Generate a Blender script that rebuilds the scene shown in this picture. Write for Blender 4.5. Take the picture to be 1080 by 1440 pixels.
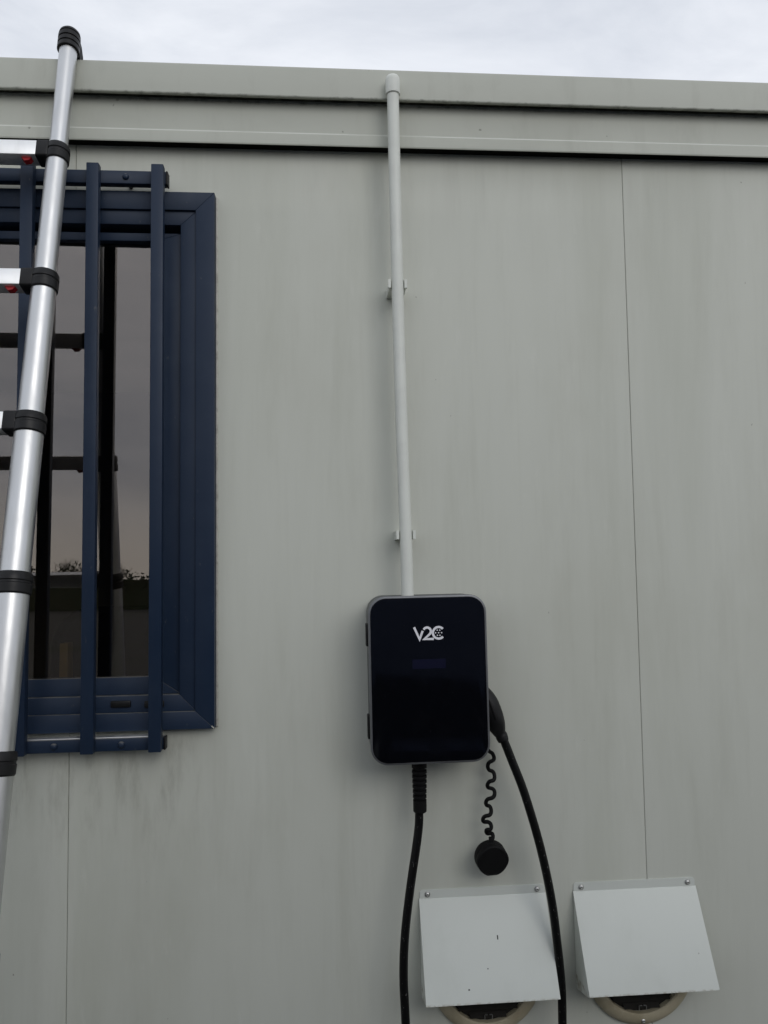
import bpy, bmesh, math, random
from mathutils import Vector, Matrix
random.seed(7)
for o in list(bpy.data.objects): bpy.data.objects.remove(o, do_unlink=True)
S = bpy.context.scene
C = S.collection

# ------------------------------------------------------------------ camera
F_PX, DIST, EYE = 1081.0, 1.575, 1.62            # focal length in photo pixels, metres to the wall, eye height
YAW, PITCH, ROLL = [math.radians(a) for a in (4.30837, 3.70213, -0.82884)]
cy, sy, cp, sp = math.cos(YAW), math.sin(YAW), math.cos(PITCH), math.sin(PITCH)
fwd = Vector((sy*cp, cy*cp, sp)); rgt = Vector((cy, -sy, 0)); upv = rgt.cross(fwd)
cr, sr = math.cos(ROLL), math.sin(ROLL)
rgt, upv = cr*rgt + sr*upv, cr*upv - sr*rgt
cam = bpy.data.cameras.new('camera'); camo = bpy.data.objects.new('camera', cam); C.objects.link(camo)
M = Matrix((rgt, upv, -fwd)).transposed().to_4x4(); M.translation = Vector((0, -DIST, EYE)); camo.matrix_world = M
cam.sensor_fit = 'VERTICAL'; cam.sensor_height = 24.0; cam.lens = 24.0*F_PX/1440.0
cam.clip_start = 0.02; cam.clip_end = 600
S.camera = camo
def P(px, py, Y):                                # photo pixel on the plane Y -> (x, z)
    d = fwd + rgt*((px-540)/F_PX) - upv*((py-720)/F_PX)
    t = (Y + DIST)/d.y
    return (d.x*t, EYE + d.z*t)

# ------------------------------------------------------------------ sky, sun, exposure
SUN_EL, SUN_AZ = math.radians(27), math.atan2(0.45, -1.0)     # azimuth from +Y towards +X
W = bpy.data.worlds.new('World'); S.world = W; W.use_nodes = True
nt = W.node_tree; nt.nodes.clear()
def N(t, **k):
    n = nt.nodes.new(t)
    for a, b in k.items(): setattr(n, a, b)
    return n
out = N('ShaderNodeOutputWorld'); bg = N('ShaderNodeBackground'); bg.inputs[1].default_value = 0.1
sky = N('ShaderNodeTexSky', sky_type='NISHITA'); sky.sun_disc = False; sky.sun_elevation = SUN_EL; sky.sun_rotation = SUN_AZ
tc = N('ShaderNodeTexCoord'); mp = N('ShaderNodeMapping'); mp.inputs['Scale'].default_value = (1.0, 1.0, 3.4)
mp.inputs['Location'].default_value = (3.1, 0.7, 0.2)
nz = N('ShaderNodeTexNoise'); nz.inputs['Scale'].default_value = 2.3; nz.inputs['Detail'].default_value = 7; nz.inputs['Roughness'].default_value = 0.56; nz.inputs['Distortion'].default_value = 0.4
rp = N('ShaderNodeValToRGB'); rp.color_ramp.elements[0].position = 0.32; rp.color_ramp.elements[1].position = 0.68
rp.color_ramp.elements[0].color = (5.7, 6.15, 7.0, 1); rp.color_ramp.elements[1].color = (9.2, 9.5, 10.1, 1)
mx = N('ShaderNodeMix', data_type='RGBA'); mx.inputs['Factor'].default_value = 0.95
nt.links.new(tc.outputs['Generated'], mp.inputs[0]); nt.links.new(mp.outputs[0], nz.inputs['Vector'])
nt.links.new(nz.outputs['Fac'], rp.inputs[0]); nt.links.new(sky.outputs[0], mx.inputs['A']); nt.links.new(rp.outputs[0], mx.inputs['B'])
sx = N('ShaderNodeSeparateXYZ'); nt.links.new(tc.outputs['Generated'], sx.inputs[0])
hz_ = N('ShaderNodeMapRange'); hz_.interpolation_type = 'SMOOTHSTEP'; hz_.inputs['From Min'].default_value = 0.0; hz_.inputs['From Max'].default_value = 0.16; hz_.inputs['To Min'].default_value = 0.6; hz_.inputs['To Max'].default_value = 0.0
nt.links.new(sx.outputs[2], hz_.inputs['Value'])
mh = N('ShaderNodeMix', data_type='RGBA'); mh.inputs['B'].default_value = (10.2, 9.6, 8.4, 1)
nt.links.new(hz_.outputs[0], mh.inputs['Factor']); nt.links.new(mx.outputs['Result'], mh.inputs['A']); nt.links.new(mh.outputs['Result'], bg.inputs[0]); nt.links.new(bg.outputs[0], out.inputs[0])
sl = bpy.data.lights.new('sun', 'SUN'); sl.energy = 0.7; sl.angle = math.radians(35); sl.color = (1, 0.97, 0.93)
so = bpy.data.objects.new('sun', sl); C.objects.link(so); so.location = (3, -6, 9)
sd = Vector((math.sin(SUN_AZ)*math.cos(SUN_EL), math.cos(SUN_AZ)*math.cos(SUN_EL), math.sin(SUN_EL)))
so.rotation_euler = (-sd).to_track_quat('-Z', 'Y').to_euler()
S.render.engine = 'CYCLES'
V = S.view_settings; V.view_transform = 'Standard'; V.look = 'None'; V.gamma = 1; V.exposure = 0.0; V.use_curve_mapping = False

# ------------------------------------------------------------------ material helpers
class MT:
    def __init__(s, name, color, rough=0.5, metal=0.0, spec=0.5):
        s.m = bpy.data.materials.new(name); s.m.use_nodes = True; s.t = s.m.node_tree; s.b = s.t.nodes['Principled BSDF']
        s.set('Base Color', (*color, 1)); s.set('Roughness', rough); s.set('Metallic', metal); s.set('Specular IOR Level', spec)
        s.col = None; s.base = color; s._pos = None
    def set(s, k, v): s.b.inputs[k].default_value = v
    def n(s, t, **k):
        x = s.t.nodes.new(t)
        for a, b in k.items(): setattr(x, a, b)
        return x
    def ln(s, a, b): s.t.links.new(a, b)
    def pos(s):
        if s._pos is None: s._pos = s.n('ShaderNodeNewGeometry').outputs['Position']
        return s._pos
    def noise(s, scale=(1, 1, 1), sc=5.0, detail=4.0, rough=0.55, dist=0.0, loc=(0, 0, 0)):
        mp = s.n('ShaderNodeMapping'); mp.inputs['Scale'].default_value = scale; mp.inputs['Location'].default_value = loc; s.ln(s.pos(), mp.inputs[0])
        nz = s.n('ShaderNodeTexNoise'); nz.inputs['Scale'].default_value = sc; nz.inputs['Detail'].default_value = detail
        nz.inputs['Roughness'].default_value = rough; nz.inputs['Distortion'].default_value = dist
        s.ln(mp.outputs[0], nz.inputs['Vector']); return nz.outputs['Fac']
    def rng(s, x, a, b, c=0.0, d=1.0, smooth=True):
        r = s.n('ShaderNodeMapRange'); r.clamp = True
        if smooth: r.interpolation_type = 'SMOOTHSTEP'
        for k, v in zip(('From Min', 'From Max', 'To Min', 'To Max'), (a, b, c, d)): r.inputs[k].default_value = v
        s.ln(x, r.inputs['Value']); return r.outputs[0]
    def mul(s, a, b, op='MULTIPLY'):
        m = s.n('ShaderNodeMath', operation=op)
        for i, v in enumerate((a, b)):
            if isinstance(v, (int, float)): m.inputs[i].default_value = v
            else: s.ln(v, m.inputs[i])
        return m.outputs[0]
    def axis(s, i):
        sx = s.n('ShaderNodeSeparateXYZ'); s.ln(s.pos(), sx.inputs[0]); return sx.outputs[i]
    def over(s, fac, color):                      # lay a colour over what is there, by a mask
        m = s.n('ShaderNodeMix', data_type='RGBA')
        if s.col is None: m.inputs['A'].default_value = (*s.base, 1)
        else: s.ln(s.col, m.inputs['A'])
        m.inputs['B'].default_value = (*color, 1)
        if isinstance(fac, (int, float)): m.inputs['Factor'].default_value = fac
        else: s.ln(fac, m.inputs['Factor'])
        s.col = m.outputs['Result']; s.ln(s.col, s.b.inputs['Base Color']); return s
    def roughvar(s, x, a, b): s.ln(s.rng(x, 0.3, 0.7, a, b), s.b.inputs['Roughness']); return s
    def bump(s, x, strength=0.1, dist=0.002):
        b = s.n('ShaderNodeBump'); b.inputs['Strength'].default_value = strength; b.inputs['Distance'].default_value = dist
        s.ln(x, b.inputs['Height']); s.ln(b.outputs[0], s.b.inputs['Normal']); return s

WALL = (0.570, 0.582, 0.520)
def wall_material():
    m = MT('painted_steel_wall', WALL, 0.55, 0, 0.35)
    m.over(m.rng(m.noise((1, 1, 0.10), 6, 5, 0.62, 0.5), 0.42, 0.74, 0, 0.42), (0.46, 0.475, 0.405))          # soft vertical run-off bands
    m.over(m.rng(m.noise((1, 1, 0.05), 55, 4, 0.65, 0.3), 0.52, 0.78, 0, 0.18), (0.45, 0.45, 0.385))            # thin streaks
    m.over(m.rng(m.noise((1, 1, 0.07), 17, 4, 0.6, 0.6, (5, 0, 2)), 0.56, 0.78, 0, 0.30), (0.63, 0.64, 0.575))   # rinsed, paler streaks
    m.over(m.rng(m.noise((1, 1, 0.8), 2.2, 5, 0.6, 0.2), 0.45, 0.75, 0, 0.25), (0.44, 0.44, 0.365))       # cloudy grime
    m.over(m.rng(m.noise((1, 1, 0.14), 15, 6, 0.66, 0.1, (1, 4, 2)), 0.48, 0.74, 0, 0.24), (0.42, 0.425, 0.36))   # blotches
    m.over(m.rng(m.noise((1, 1, 0.25), 30, 5, 0.7, 0.1, (7, 1, 2)), 0.58, 0.74, 0, 0.26), (0.64, 0.645, 0.59))
    x, z = m.axis(0), m.axis(2)
    # grime washed down under the window and off the eave
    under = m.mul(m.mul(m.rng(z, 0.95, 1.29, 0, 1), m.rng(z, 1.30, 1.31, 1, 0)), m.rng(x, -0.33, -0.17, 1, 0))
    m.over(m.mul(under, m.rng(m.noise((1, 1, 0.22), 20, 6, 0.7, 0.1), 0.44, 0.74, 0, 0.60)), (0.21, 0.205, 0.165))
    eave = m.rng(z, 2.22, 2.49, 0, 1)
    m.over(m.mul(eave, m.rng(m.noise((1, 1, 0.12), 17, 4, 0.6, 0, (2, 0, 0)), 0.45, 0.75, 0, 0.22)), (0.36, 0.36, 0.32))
    # scattered specks
    m.over(m.rng(m.noise((1, 1, 0.55), 75, 2, 0.4), 0.785, 0.80, 0, 0.6), (0.15, 0.14, 0.11))
    n = m.noise((1, 1, 0.04), 60, 2, 0.5); m.bump(n, 0.05, 0.002); m.roughvar(m.noise((1, 1, 0.2), 8), 0.48, 0.66)
    return m.m
def fascia_material():
    m = MT('painted_steel_fascia', (0.480, 0.491, 0.432), 0.5, 0, 0.35)
    m.over(m.rng(m.noise((0.6, 1, 1), 5, 5, 0.6), 0.42, 0.72, 0, 0.35), (0.38, 0.39, 0.335))
    m.over(m.rng(m.noise((1, 1, 0.25), 22, 4, 0.6), 0.5, 0.75, 0, 0.28), (0.35, 0.35, 0.30))
    m.over(m.rng(m.noise((1, 1, 0.8), 60, 2, 0.4), 0.78, 0.80, 0, 0.6), (0.15, 0.15, 0.12))
    z = m.axis(2)
    fold_glint = m.mul(m.rng(z, 2.5076, 2.5090, 0, 1), m.rng(z, 2.5112, 2.5126, 1, 0))
    m.over(m.mul(fold_glint, m.rng(m.noise((0.4, 1, 1), 14, 4, 0.6), 0.30, 0.62, 0.35, 0.9)), (0.70, 0.71, 0.66))      # highlight along the fold, painted in as a pale stripe
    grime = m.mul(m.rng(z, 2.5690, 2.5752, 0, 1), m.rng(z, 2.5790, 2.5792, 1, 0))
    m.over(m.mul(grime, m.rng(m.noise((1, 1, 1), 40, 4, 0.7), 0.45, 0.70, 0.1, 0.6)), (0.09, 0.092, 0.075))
    return m.m
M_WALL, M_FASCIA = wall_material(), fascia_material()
def simple(name, col, rough, metal=0.0, spec=0.5, var=0.0, vs=20.0, vc=None, bump=0.0):
    m = MT(name, col, rough, metal, spec)
    if var:
        nz = m.noise((1, 1, 1), vs, 4, 0.6); m.over(m.rng(nz, 0.4, 0.72, 0, var), vc or tuple(c*0.6 for c in col))
        m.roughvar(m.noise((1, 1, 1), vs*0.6), max(0.02, rough*0.8), min(1, rough*1.25))
    if bump: m.bump(m.noise((1, 1, 1), vs*6, 2), bump, 0.001)
    return m.m
def navy_material():
    m = MT('navy_powder_coat', (0.012, 0.024, 0.050), 0.42, 0, 0.30)
    m.over(m.rng(m.noise((1, 1, 1), 14, 5, 0.65), 0.42, 0.75, 0, 0.5), (0.020, 0.034, 0.062))       # chalky dust
    m.over(m.rng(m.noise((1, 1, 0.6), 90, 3, 0.6), 0.70, 0.76, 0, 0.5), (0.09, 0.095, 0.10))
    gn_ = m.n('ShaderNodeSeparateXYZ'); m.ln(m.n('ShaderNodeNewGeometry').outputs['Normal'], gn_.inputs[0])
    m.over(m.mul(m.rng(gn_.outputs[2], 0.35, 0.8), m.rng(m.noise((1, 1, 1), 35, 4, 0.6), 0.3, 0.6, 0.35, 0.85)), (0.15, 0.15, 0.14))      # dust settled on the ledges
    m.roughvar(m.noise((1, 1, 0.3), 12), 0.36, 0.55); m.bump(m.noise((1, 1, 1), 900, 1), 0.04, 0.0006)
    return m.m
M_NAVY = navy_material()
M_WHITEPIPE = simple('grey_white_conduit_plastic', (0.70, 0.72, 0.665), 0.45, 0, 0.45, 0.25, 16, (0.52, 0.52, 0.49))
M_HOOD = simple('pale_painted_sheet', (0.60, 0.625, 0.605), 0.5, 0, 0.4, 0.22, 11, (0.50, 0.515, 0.49))
def hood_material():
    m = MT('pale_painted_sheet_hood', (0.635, 0.66, 0.615), 0.48, 0, 0.4)
    m.over(m.rng(m.noise((1, 1, 0.5), 10, 5, 0.6), 0.42, 0.75, 0, 0.35), (0.53, 0.555, 0.505))
    m.over(m.rng(m.noise((1, 1, 0.6), 130, 2, 0.4), 0.80, 0.82, 0, 0.5), (0.12, 0.11, 0.09))
    z = m.axis(2)
    m.over(m.mul(m.rng(z, 0.785, 0.790, 1, 0), m.rng(m.noise((1, 1, 1), 70, 4, 0.7), 0.40, 0.65, 0, 0.6)), (0.20, 0.15, 0.08))  # rusty grime on the lip
    return m.m
M_HOOD = hood_material()
M_CREAM = simple('weathered_cream_plastic', (0.47, 0.42, 0.30), 0.55, 0, 0.4, 0.55, 18, (0.27, 0.225, 0.14))
M_DARKVENT = simple('dark_vent_inside', (0.018, 0.016, 0.013), 0.7, 0, 0.3, 0.4, 40)
def gloss_material():
    m = MT('black_gloss_front', (0.0022, 0.0026, 0.0042), 0.05, 0, 0.5)
    m.over(m.rng(m.noise((1, 1, 0.6), 30, 6, 0.7, 0.5), 0.50, 0.80, 0, 0.7), (0.0065, 0.007, 0.009))     # film of dust and smears
    m.over(m.rng(m.noise((1, 1, 1), 420, 2, 0.5), 0.74, 0.78, 0, 0.6), (0.05, 0.05, 0.05))
    m.roughvar(m.noise((1, 1, 0.5), 22, 5, 0.65, 0.6), 0.035, 0.11); return m.m
M_GLOSS = gloss_material()
M_BEZEL = simple('grey_bezel', (0.17, 0.175, 0.185), 0.38, 0.55, 0.5, 0.2, 30)
M_HOUSING = simple('dark_grey_housing', (0.10, 0.105, 0.11), 0.5, 0.2, 0.4, 0.2, 30)
M_BLACK = simple('black_plastic', (0.007, 0.007, 0.0075), 0.45, 0, 0.3, 0.35, 40, (0.018, 0.018, 0.018))
M_RUBBER = simple('black_rubber', (0.004, 0.004, 0.0042), 0.6, 0, 0.18, 0.35, 30, (0.010, 0.010, 0.010))
def cable_material():
    m = MT('black_cable_sheath', (0.0035, 0.0035, 0.0037), 0.42, 0, 0.22)
    m.over(m.rng(m.noise((1, 1, 0.35), 420, 2, 0.5), 0.69, 0.74, 0, 0.7), (0.22, 0.22, 0.21))     # worn print and dust
    return m.m
M_CABLE = cable_material()
M_LOGO = simple('logo_white_print', (0.80, 0.80, 0.84), 0.5)
m_ = MT('display_indigo', (0.005, 0.005, 0.014), 0.2); m_.set('Emission Color', (0.12, 0.17, 0.8, 1)); m_.set('Emission Strength', 0.004); M_DISPLAY = m_.m
def alu(name, col, rough):
    m = MT(name, col, rough, 1.0)
    m.over(m.rng(m.noise((1, 1, 0.15), 40, 4, 0.6), 0.42, 0.72, 0, 0.35), tuple(c*0.78 for c in col))
    m.roughvar(m.noise((1, 1, 0.4), 30), rough*0.85, rough*1.25); m.bump(m.noise((1, 1, 0.02), 500, 2), 0.05, 0.0008)
    return m.m
M_ALU = alu('anodised_aluminium', (0.64, 0.645, 0.645), 0.40)
M_RUNG = alu('brushed_aluminium_rung', (0.86, 0.86, 0.85), 0.5)
M_RED = simple('red_release_plastic', (0.35, 0.012, 0.016), 0.4)
M_STEEL = simple('zinc_screw', (0.6, 0.6, 0.58), 0.4, 0.9, 0.5, 0.5, 200)
M_SEAL = simple('pale_sealant', (0.55, 0.54, 0.49), 0.6, 0, 0.3, 0.5, 60, (0.2, 0.19, 0.16))
M_GROOVE = simple('shade_and_mould_black', (0.022, 0.023, 0.018), 0.9, 0, 0.1, 0.6, 60, (0.10, 0.102, 0.085))  # groove shade put into the colour, together with its mould patches
M_EAVE = simple('eave_shade_black', (0.006, 0.006, 0.005), 0.95, 0, 0.05, 0.4, 60, (0.02, 0.02, 0.016))  # near-black that paints the shade under the eave
M_SEAM = simple('seam_gasket', (0.05, 0.05, 0.045), 0.8)  # plain dark backing for the panel joints
def glass_material():
    m = bpy.data.materials.new('tinted_double_glazing'); m.use_nodes = True; t = m.node_tree; t.nodes.clear()
    o = t.nodes.new('ShaderNodeOutputMaterial'); mix = t.nodes.new('ShaderNodeMixShader')
    tr = t.nodes.new('ShaderNodeBsdfTransparent'); tr.inputs[0].default_value = (0.72, 0.70, 0.67, 1)
    gl = t.nodes.new('ShaderNodeBsdfGlossy'); gl.inputs['Roughness'].default_value = 0.0; gl.inputs[0].default_value = (1.0, 0.93, 0.89, 1)
    lw = t.nodes.new('ShaderNodeFresnel'); lw.inputs[0].default_value = 2.3
    ge = t.nodes.new('ShaderNodeNewGeometry'); mr = t.nodes.new('ShaderNodeMapRange'); mr.inputs['To Min'].default_value = 2.12; mr.inputs['To Max'].default_value = 1/2.12
    t.links.new(ge.outputs['Backfacing'], mr.inputs['Value']); t.links.new(mr.outputs[0], lw.inputs[0])
    t.links.new(lw.outputs[0], mix.inputs[0]); t.links.new(tr.outputs[0], mix.inputs[1]); t.links.new(gl.outputs[0], mix.inputs[2])
    t.links.new(mix.outputs[0], o.inputs[0]); return m
M_GLASS = glass_material()
M_INNER = simple('interior_lining', (0.36, 0.34, 0.30), 0.7, 0, 0.3, 0.2, 3)
def ground_material():
    m = MT('yard_gravel', (0.050, 0.048, 0.043), 0.9, 0, 0.2)
    m.over(m.rng(m.noise((1, 1, 1), 45, 4, 0.7), 0.4, 0.65, 0, 0.8), (0.085, 0.082, 0.075))
    m.over(m.rng(m.noise((1, 1, 1), 0.35, 4, 0.6), 0.5, 0.65, 0, 0.7), (0.035, 0.042, 0.02))
    m.bump(m.noise((1, 1, 1), 60, 4), 0.6, 0.02); return m.m
M_GROUND = ground_material()
M_LEAF = simple('hedge_foliage', (0.035, 0.045, 0.022), 0.7, 0, 0.3, 0.7, 2, (0.06, 0.055, 0.03))
M_BARK = simple('bare_bark', (0.07, 0.058, 0.045), 0.9, 0, 0.2, 0.4, 12)
M_CARPAINT = simple('dark_car_paint', (0.012, 0.013, 0.016), 0.22, 0.2, 0.5, 0.3, 3)
M_VANPAINT = simple('blue_grey_van_paint', (0.13, 0.16, 0.27), 0.35, 0.1, 0.5, 0.3, 3)
M_CARGLASS = simple('dark_car_glass', (0.01, 0.011, 0.012), 0.05)
M_WOOD = simple('pale_desk_laminate', (0.55, 0.50, 0.42), 0.45, 0, 0.4, 0.2, 8)
M_YELLOW = simple('yellow_plastic', (0.26, 0.17, 0.03), 0.5, 0, 0.4, 0.3, 12)
M_CHAIR = simple('charcoal_fabric', (0.02, 0.02, 0.022), 0.8, 0, 0.2, 0.3, 40)

# ------------------------------------------------------------------ object helpers
ORG = {}
def thing(name, label, cat, loc=(0, 0, 0), group=None, rot=None):
    o = bpy.data.objects.new(name, None); C.objects.link(o); o.location = loc; o.empty_display_size = 0.05
    if rot: o.rotation_euler = rot
    tag(o, label, cat, group); ORG[o] = Vector(loc); return o
def tag(o, label, cat, group=None, kind=None):
    if label: o['label'] = label
    if cat: o['category'] = cat
    if group: o['group'] = group
    if kind: o['kind'] = kind
    return o
def obj(name, bm, mat, parent=None, smooth=30, label=None):
    org = ORG.get(parent, Vector())
    if org.length: bmesh.ops.translate(bm, verts=bm.verts, vec=-org)
    bmesh.ops.recalc_face_normals(bm, faces=bm.faces)
    me = bpy.data.meshes.new(name); bm.to_mesh(me); bm.free(); me.materials.append(mat)
    if smooth:
        for p in me.polygons: p.use_smooth = True
        me.set_sharp_from_angle(angle=math.radians(smooth))
    o = bpy.data.objects.new(name, me); C.objects.link(o)
    if parent is not None: o.parent = parent; ORG[o] = org
    if label: o['label'] = label
    return o
def box(bm, a, b, bev=0.0, seg=2):
    x0, x1 = sorted((a[0], b[0])); y0, y1 = sorted((a[1], b[1])); z0, z1 = sorted((a[2], b[2]))
    v = [bm.verts.new(p) for p in ((x0,y0,z0),(x1,y0,z0),(x1,y1,z0),(x0,y1,z0),(x0,y0,z1),(x1,y0,z1),(x1,y1,z1),(x0,y1,z1))]
    fs = [bm.faces.new([v[i] for i in f]) for f in ((3,2,1,0),(4,5,6,7),(0,1,5,4),(1,2,6,5),(2,3,7,6),(3,0,4,7))]
    if bev:
        es = list({e for f in fs for e in f.edges}); bmesh.ops.bevel(bm, geom=es, offset=bev, segments=seg, affect='EDGES', profile=0.5)
    return v
def obox(bm, c, ax, half, bev=0.0, seg=2):        # box with its own axes
    tmp = bmesh.new(); box(tmp, [-h for h in half], half, bev, seg)
    R3 = Matrix(ax).transposed().to_4x4(); R3.translation = Vector(c); tmp.transform(R3); merge(bm, tmp)
def merge(bm, tmp):
    mp = {v: bm.verts.new(v.co) for v in tmp.verts}
    for f in tmp.faces: bm.faces.new([mp[v] for v in f.verts])
    tmp.free()
def loft(bm, loops, cap0=True, cap1=True, closed=True):
    R_ = [[bm.verts.new(p) for p in l] for l in loops]; n = len(R_[0])
    for a, b in zip(R_, R_[1:]):
        for i in range(n if closed else n-1):
            j = (i+1) % n; bm.faces.new((a[i], a[j], b[j], b[i]))
    if cap0: bm.faces.new(R_[0][::-1])
    if cap1: bm.faces.new(R_[-1])
def frame_for(t):
    t = Vector(t).normalized(); a = Vector((0, 0, 1)) if abs(t.z) < 0.9 else Vector((1, 0, 0))
    u = a.cross(t).normalized(); return u, t.cross(u)
def tube(bm, pts, rad, seg=12, cap=True):
    pts = [Vector(p) for p in pts]; n = len(pts); rad = rad if isinstance(rad, (list, tuple)) else [rad]*n
    t0 = (pts[1]-pts[0]).normalized(); u, v = frame_for(t0); loops = []
    for i, p in enumerate(pts):
        t = (pts[min(i+1, n-1)]-pts[max(i-1, 0)]).normalized()
        q = t0.rotation_difference(t); u = q @ u; t0 = t; u = (u - t*u.dot(t)).normalized(); v = t.cross(u)
        loops.append([p + rad[i]*(math.cos(k*2*math.pi/seg)*u + math.sin(k*2*math.pi/seg)*v) for k in range(seg)])
    loft(bm, loops, cap, cap)
def smoothpath(pts, sub=8):                       # Catmull-Rom through points (any dimension)
    pts = [tuple(p) for p in pts]; P_ = [pts[0]] + pts + [pts[-1]]; o = []
    for i in range(1, len(P_)-2):
        for k in range(sub):
            t = k/sub; a, b, c, d = P_[i-1], P_[i], P_[i+1], P_[i+2]
            o.append(tuple(0.5*((2*b[j]) + (-a[j]+c[j])*t + (2*a[j]-5*b[j]+4*c[j]-d[j])*t*t + (-a[j]+3*b[j]-3*c[j]+d[j])*t**3) for j in range(len(b))))
    o.append(pts[-1]); return o
def lathe(bm, c, axis, prof, seg=32, cap0=True, cap1=True):   # prof: (radius, height along axis)
    u, v = frame_for(axis); t = Vector(axis).normalized(); c = Vector(c)
    loft(bm, [[c + t*h + r*(math.cos(k*2*math.pi/seg)*u + math.sin(k*2*math.pi/seg)*v) for k in range(seg)] for r, h in prof], cap0, cap1)
def prism_x(bm, prof, x0, x1):                    # profile of (y, z) drawn along X
    loft(bm, [[(x, y, z) for y, z in prof] for x in (x0, x1)])
def rrect(cx, cz, w, h, r, y, n=8):
    o = []
    for sx, sz, a0 in ((1, 1, 0), (-1, 1, 90), (-1, -1, 180), (1, -1, 270)):
        for k in range(n+1):
            a = math.radians(a0 + 90*k/n); o.append((cx + sx*(w/2-r) + r*math.cos(a), y, cz + sz*(h/2-r) + r*math.sin(a)))
    return o

# ================================================================== SETTING
bm = bmesh.new(); g = 300; n = 24
vs = [[bm.verts.new((-g+2*g*i/n, -g+2*g*j/n, 0)) for i in range(n+1)] for j in range(n+1)]
for j in range(n):
    for i in range(n): bm.faces.new((vs[j][i], vs[j][i+1], vs[j+1][i+1], vs[j+1][i]))
tag(obj('ground', bm, M_GROUND, None, 0), 'gravel yard with patches of grass around the cabin', 'ground', kind='structure')

# ================================================================== CABIN
SEAM0 = P(100, 820, 0)[0]; PW = P(892, 730, 0)[0] - SEAM0            # left panel joint, panel width
X0, X1 = SEAM0 - 2*PW, SEAM0 + 3*PW
WX1, WX0, WZ0, WZ1 = -0.2225, -1.215, 1.2985, 2.3803                # outer edge of the window flange
cabin = thing('site_cabin', 'grey painted steel panel cabin with folded eave and navy window', 'cabin', (0, 0.9, 0.0))
def panel(x0, x1, z0, z1, hole=None, th=0.04, ch=0.0010):
    """one sandwich panel: chamfered long edges, an opening where the window sits"""
    bm = bmesh.new(); g = 0.0004; x0 += g; x1 -= g
    xs = [x0 + ch, x1 - ch]; zs = [z0, z1]
    if hole:
        hx0, hx1, hz0, hz1 = hole
        xs = sorted(set(xs + [max(hx0, x0+ch), min(hx1, x1-ch)])); zs = [z0, hz0, hz1, z1]
    for i in range(len(xs)-1):
        for j in range(len(zs)-1):
            a, b, c, d = xs[i], xs[i+1], zs[j], zs[j+1]
            if hole and a >= hole[0]-1e-6 and b <= hole[1]+1e-6 and c >= hole[2]-1e-6 and d <= hole[3]+1e-6: continue
            for y in (0.0, th): bm.faces.new([bm.verts.new(p) for p in ((a,y,c),(b,y,c),(b,y,d),(a,y,d))])
    spans = lambda xe: [(z0, hole[2]), (hole[3], z1)] if hole and hole[0] < xe < hole[1] else [(z0, z1)]
    for xe, xi in ((x0, x0+ch), (x1, x1-ch)):
        for a, b in spans(xe):
            bm.faces.new([bm.verts.new(p) for p in ((xe,ch,a),(xi,0,a),(xi,0,b),(xe,ch,b))])
            bm.faces.new([bm.verts.new(p) for p in ((xe,ch,a),(xe,th,a),(xe,th,b),(xe,ch,b))])
    bmesh.ops.remove_doubles(bm, verts=bm.verts, dist=1e-5)
    return bm
HOLE = (WX0+0.03, WX1-0.03, WZ0+0.03, WZ1-0.03)
for k in range(5):
    a, b = SEAM0 + (k-2)*PW, SEAM0 + (k-1)*PW
    h = HOLE if (a < HOLE[1] and b > HOLE[0]) else None
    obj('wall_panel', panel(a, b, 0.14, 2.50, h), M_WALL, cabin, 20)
    if k:
        for za, zb in ([(0.14, HOLE[2]-0.002), (HOLE[3]+0.002, 2.498)] if HOLE[0] < a < HOLE[1] else [(0.14, 2.498)]):
            bm = bmesh.new(); box(bm, (a-0.0007, 0.0022, za), (a+0.0007, 0.03, zb)); obj('joint_gasket', bm, M_SEAM, cabin, 0)
# folded eave: lower fascia (with its crease), upper fascia, roof sheet
EX0, EX1 = X0-0.03, X1+0.03
bm = bmesh.new()
prism_x(bm, [(-0.0252, 2.4845), (-0.0268, 2.4828), (-0.0285, 2.4826), (-0.0292, 2.4850), (-0.0278, 2.5052), (-0.0268, 2.5078), (-0.0236, 2.5124), (-0.0230, 2.5150), (-0.0225, 2.5795), (0.001, 2.5795), (0.001, 2.5450), (-0.0205, 2.5450), (-0.0215, 2.5100)], EX0, EX1)
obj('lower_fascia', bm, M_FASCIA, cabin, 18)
bm = bmesh.new()
prism_x(bm, [(0.02, 2.5798), (-0.0224, 2.5798), (-0.0224, 2.6150), (-0.0425, 2.6150), (-0.0425, 2.5800), (-0.0365, 2.5785), (-0.0365, 2.5768), (-0.0450, 2.5755), (-0.0462, 2.5772), (-0.0455, 2.6360), (-0.0440, 2.6405), (-0.0405, 2.6430), (-0.030, 2.6440), (0.02, 2.6440)], EX0, EX1)
obj('upper_fascia', bm, M_FASCIA, cabin, 25)
bm = bmesh.new(); box(bm, (EX0+.002, -.0203, 2.4865), (EX1-.002, -.0006, 2.5440)); obj('eave_shade_fill', bm, M_EAVE, cabin, 0)  # black fill standing in for shade in the open eave gap
bm = bmesh.new(); box(bm, (EX0+.002, -.0422, 2.5802), (EX1-.002, -.0227, 2.6140)); obj('groove_shade_and_dirt', bm, M_GROOVE, cabin, 0)  # dark fill for the groove: painted shade as well as mouldy dirt
bm = bmesh.new(); box(bm, (EX0, 0.021, 2.50), (EX1, 2.45, 2.640)); obj('roof', bm, M_FASCIA, cabin, 0)
bm = bmesh.new(); box(bm, (X0, 0.003, 0.02), (X1, 2.42, 0.137)); obj('base_frame', bm, M_FASCIA, cabin, 0)
bm = bmesh.new(); box(bm, (X0, 0.045, 0.14), (X1, 2.38, 0.20)); obj('floor_deck', bm, M_INNER, cabin, 0)
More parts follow.
